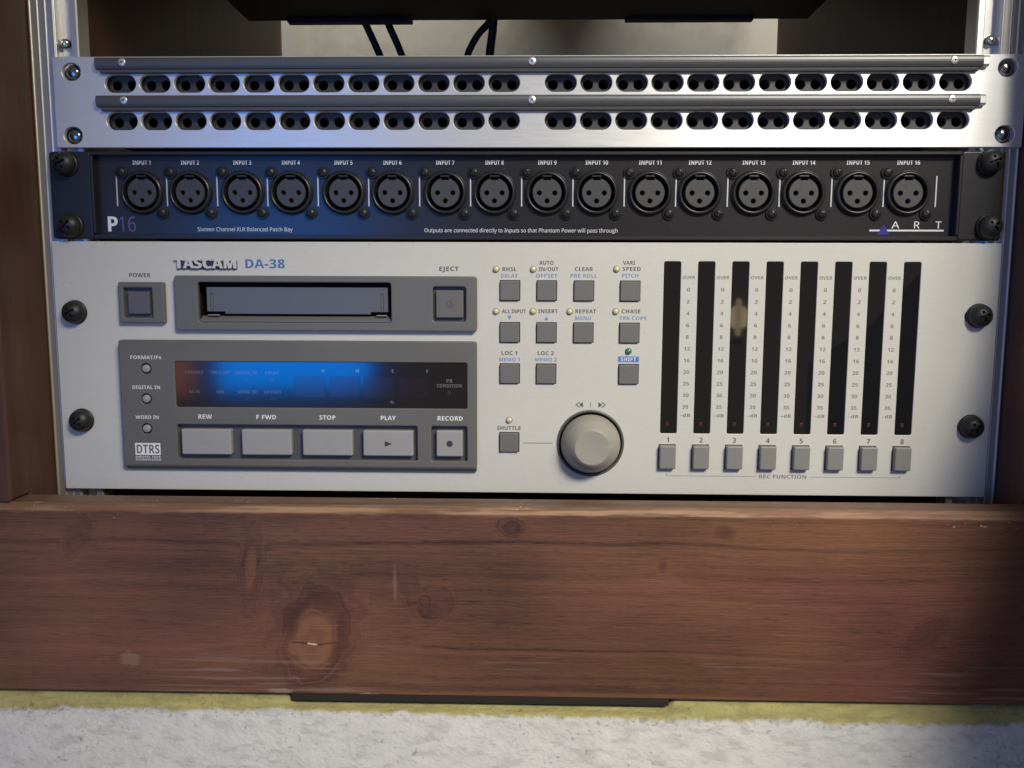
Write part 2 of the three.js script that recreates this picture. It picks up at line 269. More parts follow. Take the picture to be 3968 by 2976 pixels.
// ---------------------------------------------------------------- screws (one of each kind, cut once)
const csg = new Evaluator(); csg.useGroups = false;
function crossCut(head, arm, wide, depth, top) {
  const h = new Brush(head), cut = (w, l) => { const b = new Brush(new THREE.BoxGeometry(w, l, depth)); b.position.z = top - depth / 2 + 0.05; b.updateMatrixWorld(); return b; };
  h.updateMatrixWorld(); const a = csg.evaluate(h, cut(wide, arm * 2), SUBTRACTION); a.updateMatrixWorld(); const r = csg.evaluate(a, cut(arm * 2, wide), SUBTRACTION); return r.geometry;
}
const rackHead = crossCut(lathe([[0, 7.0], [1.5, 6.9], [3.2, 6.3], [4.7, 5.1], [5.6, 3.6], [5.9, 2.3], [5.7, 1.7], [0, 1.7]].reverse(), 36), 2.9, 1.25, 2.2, 7.0);
const rackWasher = lathe([[5.9, 0.05], [6.3, 0.5], [6.2, 1.2], [5.3, 1.72], [0.5, 1.72], [0.5, 0.05], [5.9, 0.05]].reverse(), 36);
const xlrHead = crossCut(lathe([[0, 1.7], [1.0, 1.6], [1.9, 1.15], [2.45, 0.4], [2.5, 0], [0, 0]].reverse(), 22), 1.4, 0.6, 0.9, 1.7);
const barHead = crossCut(lathe([[0, 0.55], [1.1, 0.5], [1.75, 0.3], [2.0, 0], [2.0, -1], [0, -1]].reverse(), 22), 1.05, 0.45, 0.6, 0.55);
function rackScrew(parent, x, y, turn) { const h = part('rack_screw', rackHead, M.screw, parent, [x, y, 0]); h.rotation.z = turn; part('washer', rackWasher, M.screw, h); }

// ---------------------------------------------------------------- patch bay with jack pairs (brushed aluminium, slid a little to the right)
const patchBay = thing('jack_patch_bay', 'brushed aluminium patch bay with two rows of oval jack pairs and grey label bars', 'patch bay');
{
  const brush = dataTexture(512, 512, (u, v) => 0.72 + 0.3 * (noise(u * 9, v * 260) - 0.5) + 0.16 * (noise(u * 30, v * 500) - 0.5), false, true);
  const bt = brush; bt.repeat.set(1 / 90, 1 / 50);
  const col = dataTexture(512, 512, (u, v) => { const k = 1 + 0.05 * (noise(u * 8 + 3, v * 220) - 0.5); return [0.78 * k, 0.785 * k, 0.79 * k]; }, true, true); col.repeat.set(1 / 80, 1 / 50);
  const alu = new THREE.MeshPhysicalMaterial({ map: col, roughness: 0.6, roughnessMap: bt, metalness: 0.52, anisotropy: 0.7, anisotropyRotation: Math.PI / 2 });
  const xs = []; for (let k = 0; k < 12; k++) xs.push(-201.87 + 17.58 * k); for (let k = 0; k < 12; k++) xs.push(19.72 + 17.62 * k);
  const rows = [210.0, 191.7];
  const sh = rrect(-236, 248, 178.6, 223.1, 0.4);
  for (const y of rows) for (const x of xs) sh.holes.push(rrect(x - 7.9, x + 7.9, y - 4.45, y + 4.45, 4.44, true));
  for (const [x, y] of [[-226.6, 215.8], [-227.4, 184.6], [238.6, 216.6], [239.2, 184.8]]) sh.holes.push(rrect(x - 4.8, x + 4.8, y - 4.3, y + 4.3, 4.29, true));
  part('front_panel', plate(sh, -2.6, 0, 0.25, 8, 1), alu, patchBay);
  const js = rrect(-8.7, 8.7, -5.6, 5.6, 1); js.holes.push(disc(-3.85, 0, 2.45), disc(3.85, 0, 2.45));
  const jackGeo = plate(js, -11, -4.4, 0.3, 8, 1), sock = lathe([[2.4, -5.2], [2.4, -17], [0, -17], [0, -17.8], [3.1, -17.8], [3.1, -11.2], [2.42, -11.2]], 18);
  for (const y of rows) for (const x of xs) { const j = part('jack', jackGeo, M.jack || (M.jack = mat(0.042, 0.042, 0.044, 0.45)), patchBay, [x, y, 0]); for (const d of [-3.85, 3.85]) part('socket', sock, M.slot, j, [d, 0, 0]); }
  // label bars
  const barMat = mat(0.115, 0.117, 0.122, 0.42, 0.45), barTop = 222.1;
  for (const [k, x0, x1] of [[0, -212.9, 225], [1, -213.3, 224.6]]) {
    const t = barTop - 18.35 * k;
    const main = along(x0, x1, [[0.02, t], [2.2, t], [2.8, t - 0.3], [3.2, t - 1.1], [3.4, t - 2.2], [3.35, t - 3.2], [3.05, t - 4.3], [2.5, t - 5.4], [2.1, t - 5.7], [0.02, t - 5.75]]);
    const low = along(x0 + 2.2, x1 - 1.8, [[0.02, t - 5.77], [2.0, t - 5.77], [2.3, t - 6.3], [2.1, t - 7.1], [1.6, t - 7.5], [0.02, t - 7.55]]);
    const b = part('label_bar', plain([main, low]), barMat, patchBay);
    part('end_piece', plain([along(x1 + 0.05, x1 + 3.2, [[0.02, t - 0.2], [2.1, t - 0.2], [2.8, t - 1.2], [2.8, t - 4.4], [2.1, t - 5.4], [0.02, t - 5.6]], 0.25)]), M.zinc, b);
    for (const x of [-199, 5.5, 210.9]) { const s = part('bar_screw', barHead, M.zinc, b, [x, t - 2.6, 3.35]); s.rotation.z = x * 0.7; }
  }
  part('chassis', rbox(430, 36, 70, 1).translate(0, 200.5, -54), M.blackCase, patchBay);
}

// ---------------------------------------------------------------- black panel of sixteen round connectors
const xlrBay = thing('connector_patch_bay', 'black panel of sixteen round three-pin connectors between the two silver units', 'patch bay');
{
  const f = sheet(-219, 219, 133.2, 176.6, '#262529', 4), white = '#d9d9dc';
  const xs = []; for (let k = 0; k < 4; k++) xs.push(-(13.4 + 52.1 * k), -(38.5 + 52.1 * k), 13.4 + 52.1 * k, 38.5 + 52.1 * k); xs.sort((a, b) => a - b);
  xs.forEach((x, i) => f.text(`INPUT ${i + 1}`, x, 171.8, 2.15, white, i < 9 ? 9.4 : 11.4, true));
  for (let k = -8; k <= 8; k++) f.line(0.5 + 26.1 * k, 165.2, 0.5 + 26.1 * k, 149.8, 0.62, white);
  f.text('P', -211.3, 140.7, 7.7, '#e6e6ea', 5.2, true); f.text('16', -203.6, 140.7, 7.7, '#5a5090', 8.6);
  f.text('Sixteen Channel XLR Balanced Patch Bay', -142.3, 138.1, 1.95, white, 49.4);
  f.text('Outputs are connected directly to Inputs so that Phantom Power will pass through', 0.1, 137.8, 1.95, white, 99);
  ['A', 'R', 'T'].forEach((c, i) => f.text(c, 190 + 10.75 * i, 140.9, 3.5, white, [4, 2.8, 2.9][i]));
  f.rect(177, 214.3, 137.65, 138.55, white); f.poly([[181, 136], [187, 136], [184.2, 141.3]], '#3a3390');
  const sh = rrect(-219, 219, 133.2, 176.6, 0.5); for (const x of xs) sh.holes.push(disc(x, 156.6, 9.6));
  const face = part('faceplate', uvBox(plate(sh, -6, -4, 0.15, 14, 1), -219, 219, 133.2, 176.6), new THREE.MeshPhysicalMaterial({ map: f.done(), roughness: 0.27 }), xlrBay); f.print(-3.97, 0.4, face);
  part('top_lip', along(-219.2, 219.2, [[-4, 174.9], [-0.4, 174.9], [0, 175.3], [0, 176.5], [-0.4, 176.8], [-6, 176.8], [-6, 176.65], [-4, 176.6]]), M.blackSatin, xlrBay);
  part('bottom_lip', along(-219.2, 219.2, [[-4, 133.15], [-6, 133.1], [-6, 132.9], [-0.4, 132.9], [0, 133.3], [0, 134.9], [-0.5, 135.2], [-4, 135.2]]), M.blackSatin, xlrBay);
  const ear = (s) => { const e = rrect(s < 0 ? -240.8 : 219.4, s < 0 ? -219.4 : 240.8, 132.9, 176.8, 1.6); const g = plate(e, -2.9, 0, 0.9, 8, 3), w = along(s < 0 ? -219.35 : 219.25 - 1.2, s < 0 ? -219.35 + 1.3 : 219.35, [[-14, 135.4], [0.3, 135.4], [0.75, 135.9], [0.75, 174.2], [0.3, 174.7], [-14, 174.7]], 0.3); const o = part('rack_ear', g, M.blackSatin, xlrBay); part('ear_fold', w, M.blackSatin, o); };
  ear(-1); ear(1);
  const lug = (x, y) => plate(disc(x, y, 3.2, false), 0.02, 1.1, 0.25, 10, 1);
  const flange = plain([lathe([[11.2, 0.02], [11.2, 0.9], [10.7, 1.9], [10.1, 2.5], [9.55, 2.5], [9.15, 2.1], [9.0, 1.4], [9.0, -6.5], [7, -6.6]].reverse(), 48), lug(-10.4, 10.2), lug(9.9, -10.3)]);
  const is = new THREE.Shape(); is.absarc(0, 0, 7.45, Math.PI * 0.5 + 0.26, Math.PI * 2.5 - 0.26, false); is.lineTo(1.9, 6.35); is.lineTo(-1.9, 6.35); is.closePath();
  for (const [x, y] of [[-3.9, -0.1], [3.9, -0.1], [0, -4.1]]) is.holes.push(disc(x, y, 1.15));
  const insert = plate(is, -6.4, 1.6, 0.3, 24, 1), mark = lathe([[1.7, 1.58], [1.7, 1.68], [1.45, 1.68], [1.45, 1.58]], 20).translate(0, 4, 0);
  const tab = rbox(5.2, 1.1, 2.2, 0.3, 1).translate(0, 8.25, 0.6), insGeo = plain([insert, mark]), insMat = mat(0.048, 0.0485, 0.05, 0.45), flMat = mat(0.018, 0.018, 0.019, 0.32);
  const pinGeo = lathe([[0, -6], [1.12, -6], [1.12, -5.5], [0, -5.5]], 12);
  xs.forEach((x, i) => {
    const c = part('connector', flange, flMat, xlrBay, [x, 156.6, -4]);
    part('insert', insGeo, insMat, c); part('latch_tab', tab, flMat, c);
    for (const [sx, sy] of [[-10.4, 10.2], [9.9, -10.3]]) { const s = part('screw', xlrHead, M.screw, c, [sx, sy, 1.1]); s.rotation.z = rnd() * 3; }
  });
  rackScrew(xlrBay, -231.6, 170.3, 0.5); rackScrew(xlrBay, -230.6, 139.4, 0.9); rackScrew(xlrBay, 232.6, 171.2, 0.4); rackScrew(xlrBay, 234, 139.8, 0.7);
  part('chassis', rbox(434, 38, 90, 1).translate(0, 155, -62), M.blackCase, xlrBay);
}

// ---------------------------------------------------------------- tape recorder
const deck = thing('tape_recorder', 'light grey eight channel tape recorder with dark level meters and a blue reflecting display', 'recorder');
{
  const X0 = -242, X1 = 242, Y0 = 1.3, Y1 = 131.6;
  const dark = '#505150', blue = '#6c86b4', grey = '#757573';
  const f = sheet(X0, X1, Y0, Y1, '#c9c7be', 7);
  f.text('DA-38', -131.2, 120.4, 4.5, '#3d6fa6', 20.4, true);
  f.text('POWER', -196.5, 114.4, 2.1, dark, 11.2, true); f.text('EJECT', -36.4, 118.1, 2.25, dark, 10, true);
  for (const [t, x, y, w] of [['RHSL', -5.5, 118, 7.2], ['AUTO', 13.3, 121.3, 7.4], ['IN/OUT', 14.5, 118.1, 10], ['CLEAR', 32.5, 118.2, 9.2], ['VARI', 55.3, 121.4, 6.1], ['SPEED', 56.7, 118.3, 9.2], ['ALL INPUT', -3.2, 96.6, 12.2], ['INSERT', 14.4, 96.7, 10], ['REPEAT', 33.7, 96.7, 10.6], ['CHASE', 56.8, 96.8, 9.7], ['LOC 1', -5.4, 75.1, 8.1], ['LOC 2', 13.4, 75.1, 8.4], ['SHUTTLE', -5.5, 35.8, 12.4]]) f.text(t, x, y, 2.0, dark, w, true);
  for (const [t, x, y, w] of [['DELAY', -5.5, 114.7, 8.7], ['OFFSET', 13.5, 114.7, 11], ['PRE ROLL', 32.5, 114.8, 13.6], ['PITCH', 56.1, 114.9, 8.3], ['MENU', 32.4, 93.2, 8], ['TRK COPY', 58, 93.3, 14], ['MEMO 1', -5.4, 71.7, 10.7], ['MEMO 2', 13.5, 71.8, 11.2]]) f.text(t, x, y, 1.9, blue, w, true);
  f.poly([[-6.6, 94.3], [-4.3, 94.3], [-5.45, 92.2]], blue); f.poly([[12.4, 92.1], [14.7, 92.1], [13.55, 94.2]], blue);
  f.rect(50.7, 61.3, 70.7, 73.7, '#4f78bd'); f.text('SHIFT', 56, 72.2, 1.9, '#cfd6e0', 8, true);
  f.line(2.1, 28, 17.3, 28, 0.28, dark); f.line(36.85, 49.8, 36.85, 46.9, 0.25, dark);
  for (const s of [-1, 1]) { const c = 36.9; f.poly([[c + s * 4, 49.8], [c + s * 4, 46.9], [c + s * 6, 48.35]], dark); for (const d of [0]) { f.line(c + s * 5.6, 49.75, c + s * 7.7, 48.35, 0.42, dark); f.line(c + s * 5.6, 46.95, c + s * 7.7, 48.35, 0.42, dark); } }
  const MX = (k) => 77.45 + 17.24 * k;
  for (let k = 0; k < 7; k++) { const x = 85.85 + 17.27 * k; f.text('OVER', x, 114.1, 1.65, grey, 6.4, true); ['0', '2', '4', '6', '8', '12', '16', '20', '25', '30', '35'].forEach((t, i) => f.text(t, x, 107.95 - 6.03 * i, 1.85, grey, t.length > 1 ? 3.1 : 1.6, true)); f.text('–dB', x, 43.2, 1.7, grey, 5.2, true); }
  for (let k = 0; k < 8; k++) f.text(String(k + 1), MX(k) - 0.2, 30.2, 2.6, '#5b5b5a', 0, true);
  f.text('REC FUNCTION', 137.4, 11.2, 2.0, grey, 24.5, true); f.line(77.1, 11.25, 123.8, 11.25, 0.25, grey); f.line(77.1, 11.2, 77.1, 12.4, 0.3, grey); f.line(151.1, 11.2, 197.8, 11.2, 0.25, grey); f.line(197.8, 11.2, 197.8, 12.4, 0.3, grey);
  const sh = rrect(X0, X1, Y0, Y1, 0.5);
  const cols = [-5.25, 13.6, 32.55, 56.1], rowsY = [107.1, 85.7, 64.4];
  const keys = []; for (const [r, cs] of [[0, [0, 1, 2, 3]], [1, [0, 1, 2, 3]], [2, [0, 1, 3]]]) for (const c of cs) keys.push([cols[c], rowsY[r]]); keys.push([-5.35, 28.3]);
  for (const [x, y] of keys) sh.holes.push(rrect(x - 5.25, x + 5.25, y - 5.25, y + 5.25, 0.3, true));
  for (let k = 0; k < 8; k++) { sh.holes.push(rrect(MX(k) - 4.3, MX(k) + 4.3, 33.6, 122.2, 0.9, true), rrect(MX(k) - 0.5 - 4.4, MX(k) - 0.5 + 4.4, 15, 27.8, 0.4, true)); }
  sh.holes.push(rrect(-168, -65, 88.5, 111.5, 0, true), disc(37.05, 28.1, 16.9));
  for (const y of [95.1, 38.3]) sh.holes.push(rrect(225.6, 237, y - 3.1, y + 3.1, 3.05, true), rrect(-237, -225.6, y - 3.1, y + 3.1, 3.05, true));
  f.print(0.03, 0.5, part('front_panel', uvBox(plate(sh, -2.95, 0, 0.3, 8, 2), X0, X1, Y0, Y1), new THREE.MeshPhysicalMaterial({ map: f.done(), roughness: 0.46 }), deck));
  part('chassis', rbox(440, 126, 300, 1).translate(0, 66.4, -165), M.blackCase, deck);
  for (const [x, y, t] of [[-231.2, 95.2, 0.6], [-230.7, 38.4, 0.8], [232.3, 95.3, 0.35], [231.9, 38.5, 0.5]]) rackScrew(deck, x, y, t);
  // raised lettering over a black plate that stands in for its shadow
  { const g = new TextGeometry('TASCAM', { font: fontBold, size: 5, depth: 1.1, curveSegments: 4, bevelEnabled: true, bevelThickness: 0.15, bevelSize: 0.12, bevelSegments: 1 }); g.computeBoundingBox(); const b = g.boundingBox, w = b.max.x - b.min.x, h = b.max.y - b.min.y; g.translate(-b.min.x, -b.min.y, 0); g.scale(31.9 / w, 5.3 / h, 1); g.translate(-177.7, 117.8, 0.45);
    const k = part('letter_shadow', plate(rrect(-176.6, -145.5, 117.4, 121.8, 0.2), 0.02, 0.5, 0.1), mat(0.03, 0.03, 0.03, 0.5), deck); part('lettering', g, mat(0.58, 0.58, 0.575, 0.4), k); }
  // square keys
  const kg = rbox(9.9, 9.9, 4.4, 0.45, 2).translate(0, 0, -0.8);
  keys.forEach(([x, y], i) => { const k = part('square_button', kg, M.smallKey, deck, [x, y, 0]); if (i === 10) part('touch_dot', lathe([[0, 0.16], [0.35, 0.12], [0.5, 0], [0.5, -0.1]].reverse(), 12), M.smallKey, k, [0, 0, 1.4]); });
  const rg = rbox(8.3, 12.2, 7, 0.7, 3);
  for (let k = 0; k < 8; k++) part('record_button', rg, M.recKey, deck, [MX(k) - 0.45, 21.45, -0.3]);
  // lights
  const ld = lathe([[1.5, -0.2], [1.5, 0.5], [1.38, 0.95], [1.05, 1.35], [0.55, 1.6], [0, 1.68]], 24), lr = lathe([[1.5, 0.01], [1.5, 0.12], [1.72, 0.12], [1.78, 0.01]].reverse(), 24);
  [[-12.3, 118], [6.65, 118], [49.1, 118.2], [-12.3, 96.5], [6.65, 96.6], [25.5, 96.6], [49, 96.7], [-5.4, 40.05], [55.9, 76.3]].forEach(([x, y], i) => { const l = part('indicator_light', ld, i === 8 ? M.greenLed : M.yellowLed, deck, [x, y, 0]); if (i === 8) l.userData.label = 'green indicator light'; part('collar', lr, M.ledRing, l); });
  // level meters
  const mg = plate(rrect(-4.28, 4.28, -44.28, 44.28, 0.9), -2.6, -0.55, 0.12, 6, 1), rl = rbox(1.7, 1.9, 0.25, 0.1, 1), seg = plate(rrect(-1.5, 1.5, -37, 37, 0.2), 0, 0.05);
  for (let k = 0; k < 8; k++) { const m = part('level_meter', mg, M.glass, deck, [MX(k), 77.9, 0]); part('record_light', rl, M.recLight || (M.recLight = mat(0.055, 0.016, 0.017, 0.4)), m, [-0.45, -39.3, -0.52]); }
  // shuttle wheel
  {
    const prof = [[15.2, 0.4], [15.5, 1.4], [15.45, 2.6], [14.9, 4.0], [14.0, 6.4], [12.9, 8.7], [11.6, 10.8], [10.2, 12.3], [9.3, 13.1], [8.7, 13.5], [7.5, 13.45], [4, 13.2], [0.01, 13.1]], N = 480, pos = [], idx = [];
    prof.forEach(([r, z], k) => { const amp = [0, 0.16, 0.26, 0.28, 0.24, 0.1, 0, 0, 0, 0, 0, 0, 0][k]; for (let i = 0; i < N; i++) { const a = (i / N) * Math.PI * 2, q = r - amp * (i % 4 < 2 ? 1 : 0); const dz = Math.exp(-(((Math.cos(a) * r - 9.6) / 1.1) ** 2) - (((Math.sin(a) * r - 1.6) / 1.1) ** 2)) * 0.5; pos.push(q * Math.cos(a), q * Math.sin(a), z - dz); } });
    for (let k = 0; k < prof.length - 1; k++) for (let i = 0; i < N; i++) { const a = k * N + i, b = k * N + ((i + 1) % N); idx.push(a, b, a + N, b, b + N, a + N); }
    const g = new THREE.BufferGeometry(); g.setAttribute('position', new THREE.Float32BufferAttribute(pos, 3)); g.setIndex(idx);
    const w = part('shuttle_wheel', toCreasedNormals(g, 0.5), M.knob, deck, [37.05, 28.1, 0]);
    part('wheel_ring', lathe([[16.2, -2.6], [16.2, 0.1], [16.5, 0.7], [17.1, 0.75], [17.5, 0.4], [17.6, 0.01]].reverse(), 64), mat(0.09, 0.09, 0.088, 0.4), w);
    part('wheel_well', lathe([[16.25, -2.5], [0, -2.5], [0, -2.8], [16.25, -2.8]], 48), M.gap, w);
  }
  // power switch
  {
    const s = rrect(-207, -183.1, 89.8, 110.9, 0.9); s.holes.push(rrect(-204.4, -189.4, 92.6, 107.9, 0.6, true));
    const b = part('power_switch', plate(s, 0.02, 3.0, 0.7, 6, 2), M.plastic, deck);
    part('floor', plate(rrect(-204.7, -189, 92.3, 108.2, 0.4), 0.03, 0.35), M.darkPlastic, b);
    part('push_button', rbox(11.4, 11.8, 2.6, 0.7, 3).translate(-196.75, 100.2, 1.2), mat(0.11, 0.10, 0.098, 0.34), b);
  }
  // cassette bay
  {
    const s = rrect(-177.7, -21.9, 86.2, 114.3, 1.6); s.holes.push(rrect(-165.6, -65.9, 90.4, 110.9, 1.5, true), rrect(-44.5, -27.6, 91.2, 109, 1.5, true));
    const bz = part('cassette_bezel', plate(s, 0.02, 3.2, 0.6, 6, 2), M.plastic, deck);
    part('bay_wall', plain([new THREE.BoxGeometry(103, 0.6, 9).translate(-116, 111.2, -4.6), new THREE.BoxGeometry(0.6, 22, 9).translate(-167.4, 100, -4.6), new THREE.BoxGeometry(0.6, 22, 9).translate(-65.4, 100, -4.6), new THREE.BoxGeometry(103, 22, 0.5).translate(-116, 100, -9)]), M.gap, bz);
    const d = new THREE.Shape([[-162, 95.8], [-152.6, 95.8], [-152.6, 94.6], [-77, 94.6], [-77, 95.8], [-68, 95.8], [-68, 108.4], [-162, 108.4]].map(([x, y]) => new THREE.Vector2(x, y)));
    const slotHole = (x) => rrect(x - 0.62, x + 0.62, 96.6, 105.2, 0.6, true);
    d.holes.push(slotHole(-159.4), slotHole(-71));
    const door = part('cassette_door', plate(d, -1.6, 0.6, 0.25, 6, 1), mat(0.115, 0.116, 0.12, 0.42), bz);
    for (const x of [-159.4, -71]) part('finger_rib', rbox(1.0, 8.3, 1.6, 0.3, 2).translate(x, 100.9, -0.3), M.plastic, door);
    part('bay_sill', along(-165.2, -66.3, [[-8.8, 93.6], [-1.6, 93.6], [1.4, 91.9], [1.4, 90.6], [-8.8, 90.6]]), M.plastic, bz);
    part('catch', rbox(6, 0.45, 1.5, 0.15, 1).translate(-158.5, 94.1, 0.4), mat(0.3, 0.3, 0.3, 0.4), bz); part('catch', rbox(5.6, 0.45, 1.5, 0.15, 1).translate(-71.2, 94.1, 0.4), mat(0.3, 0.3, 0.3, 0.4), bz);
    part('eject_floor', plate(rrect(-44.8, -27.3, 90.9, 109.3, 0.4), 0.03, 0.3), M.darkPlastic, bz);
    const e = part('eject_button', rbox(14, 14, 2.6, 0.5, 2).translate(-35.95, 100.2, 1.4), M.plastic, bz);
    const tri = new THREE.Shape([[-37.9, 99.6], [-33.9, 99.6], [-35.9, 102.4]].map((p) => new THREE.Vector2(...p))); tri.holes.push(new THREE.Path([[-37.3, 99.85], [-34.5, 99.85], [-35.9, 101.9]].map((p) => new THREE.Vector2(...p))));
    part('eject_symbol', plain([plate(tri, 2.68, 2.82), plate(rrect(-37.9, -33.9, 98.6, 98.9), 2.68, 2.82)]), M.darkPlastic, e);
  }
  // lower control section
  {
    const BX0 = -207.6, BX1 = -22, BY0 = 15.2, BY1 = 81.1, fb = sheet(BX0, BX1, BY0, BY1, '#66645e', 6), wh = '#dcdcdc';
    for (const [t, x, y, w] of [['FORMAT/Fs', -193.4, 72.2, 16.1], ['DIGITAL IN', -193.9, 56.6, 14.5], ['WORD IN', -194.2, 40.9, 12.2]]) fb.text(t, x, y, 1.85, wh, w, true);
    for (const [t, x, w] of [['REW', -163.6, 7.2], ['F FWD', -131.6, 10.4], ['STOP', -99.6, 8.4], ['PLAY', -67.9, 7.8], ['RECORD', -35.8, 13]]) fb.text(t, x, 41.4, 2.25, '#e4e4e4', w, true);
    fb.rect(-201.3, -187.9, 20.8, 27.2, '#e6e6e6'); fb.text('DTRS', -194.5, 24, 4.6, '#66645e', 12, true); fb.text('DIGITAL TAPE', -194.6, 19.75, 0.95, wh, 13.2, true); fb.text('RECORDING SYSTEM', -194.6, 18.35, 0.95, wh, 13.2, true);
    const s = rrect(BX0, BX1, BY0, BY1, 1.4);
    s.holes.push(rrect(-178.6, -27, 46.4, 70.2, 0.9, true), rrect(-178.7, -52.9, 18.9, 37.2, 1, true), rrect(-45.6, -27, 18.8, 37.2, 1, true));
    for (const [x, y] of [[-193.6, 66.3], [-194.2, 50.5], [-194.7, 34.8]]) s.holes.push(disc(x, y, 2.75));
    const body = plate(s, 0.02, 4.5, 0.5, 8, 2);
    const foot = along(BX0 + 0.4, BX1 - 0.2, [[0.02, 12.9], [1.6, 12.9], [2.1, 13.1], [4.2, 15.0], [4.25, 15.75], [0.02, 15.75]], 0.3);
    const bz = part('control_bezel', uvBox(plain([body, foot]), BX0, BX1, BY0, BY1), new THREE.MeshPhysicalMaterial({ map: fb.done(), roughness: 0.5 }), deck); fb.print(4.53, 0.5, bz);
    part('well_floor', plain([plate(rrect(-179, -52.5, 18.6, 37.5), 0.03, 1.4), plate(rrect(-46, -26.6, 18.6, 37.5), 0.03, 1.4)]), M.darkPlastic, bz);
    const pins = lathe([[2.1, 0.1], [2.1, 4.3], [1.95, 4.75], [1.5, 5.05], [0, 5.2]], 24), well = plate(disc(0, 0, 2.9, false), 0.03, 0.5);
    for (const [x, y] of [[-193.6, 66.3], [-194.2, 50.5], [-194.7, 34.8]]) { const p = part('round_button', pins, M.key, bz, [x, y, 0]); part('button_well', well, M.gap, p); }
    const tk = rbox(26.2, 13.6, 4.4, 0.9, 3);
    const sym = {
      REW: plain([-1, 1].map((d) => plain([1, -1].map((q) => new THREE.BoxGeometry(2.6, 0.28, 0.12).rotateZ(q * 0.42).translate(d * 1.4 - 0.3, q * 0.52, 0))))),
      FWD: plain([-1, 1].map((d) => plain([1, -1].map((q) => new THREE.BoxGeometry(2.6, 0.28, 0.12).rotateZ(-q * 0.42).translate(d * 1.4 + 0.3, q * 0.52, 0))))),
      STOP: plain([plate((() => { const a = rrect(-1.5, 1.5, -1.4, 1.4); a.holes.push(rrect(-1.25, 1.25, -1.15, 1.15, 0, true)); return a; })(), -0.06, 0.06)]),
      PLAY: plate(new THREE.Shape([[-1.9, -1.5], [2, 0], [-1.9, 1.5]].map((p) => new THREE.Vector2(...p))), -0.06, 0.06),
      REC: plate(disc(0, 0, 1.65, false), -0.06, 0.06, 0, 16),
    };
    for (const [x, n, m] of [[-163.5, 'REW', M.key], [-131.8, 'FWD', M.key], [-99.85, 'STOP', M.key], [-68.2, 'PLAY', M.symbol]]) { const k = part('transport_button', tk, M.key, bz, [x, 28, 2.6]); part('symbol', sym[n], m === M.key ? M.faint : m, k, [0.2, -0.2, 2.2]); }
    const k = part('transport_button', rbox(13.8, 13.8, 4.4, 0.9, 3), M.key, bz, [-36.2, 28.1, 2.6]); part('symbol', sym.REC, M.symbol, k, [0.1, 0, 2.2]);
    // display window
    const fd = sheet(-178.6, -27, 46.4, 70.2, '#131217', 2), dt = '#56555a';
    for (const [t, x, y, w] of [['FORMAT', -168.8, 64.5, 9.6], ['TRK COPY', -155.2, 64.5, 10.5], ['DIGITAL IN', -141.6, 64.5, 11], ['DELAY', -128, 64.5, 7.3], ['44.1k', -169, 54.4, 5.9], ['48k', -155.4, 54.4, 4.2], ['WORD IN', -141.6, 54.4, 10.2], ['OFFSET', -128, 54.4, 9.2]]) { fd.text(t, x, y, 1.65, dt, w, true); fd.rect(x - 0.85, x + 0.85, y - 4.4, y - 2.7, '#242329'); }
    for (const [t, x] of [['H', -101.6], ['M', -83.7], ['S', -65.5], ['F', -47.5]]) fd.text(t, x, 65.7, 1.7, '#77767c', 0, true);
    fd.text('%', -65.9, 49.5, 1.7, '#6a696e', 0, true); fd.text('PB', -36.15, 60.8, 1.8, '#6a696e', 3, true); fd.text('CONDITION', -36.15, 58.25, 1.75, '#6a696e', 13, true); fd.rect(-37.1, -35.4, 53.8, 55.5, '#35343a');
    const win = part('display_window', uvBox(plate(rrect(-178.5, -27.1, 46.5, 70.1, 0.2), 1, 3.7, 0.05, 2, 1), -178.6, -27, 46.4, 70.2), new THREE.MeshPhysicalMaterial({ map: fd.done(), roughness: 0.1, ior: 1.8 }), bz); fd.print(3.72, 0.12, win, 1.8);
    const dg = plate(rrect(-8, 8, -5.5, 5.5, 0.2), -0.1, 0.15, 0.04, 2, 1), dm = mat(0.014, 0.006, 0.008, 0.13, 0, { ior: 1.75 });
    for (const x of [-108.6, -90.5, -72.5, -54.5]) part('digit_module', dg, dm, win, [x, 57.3, 3.7]);
  }
}

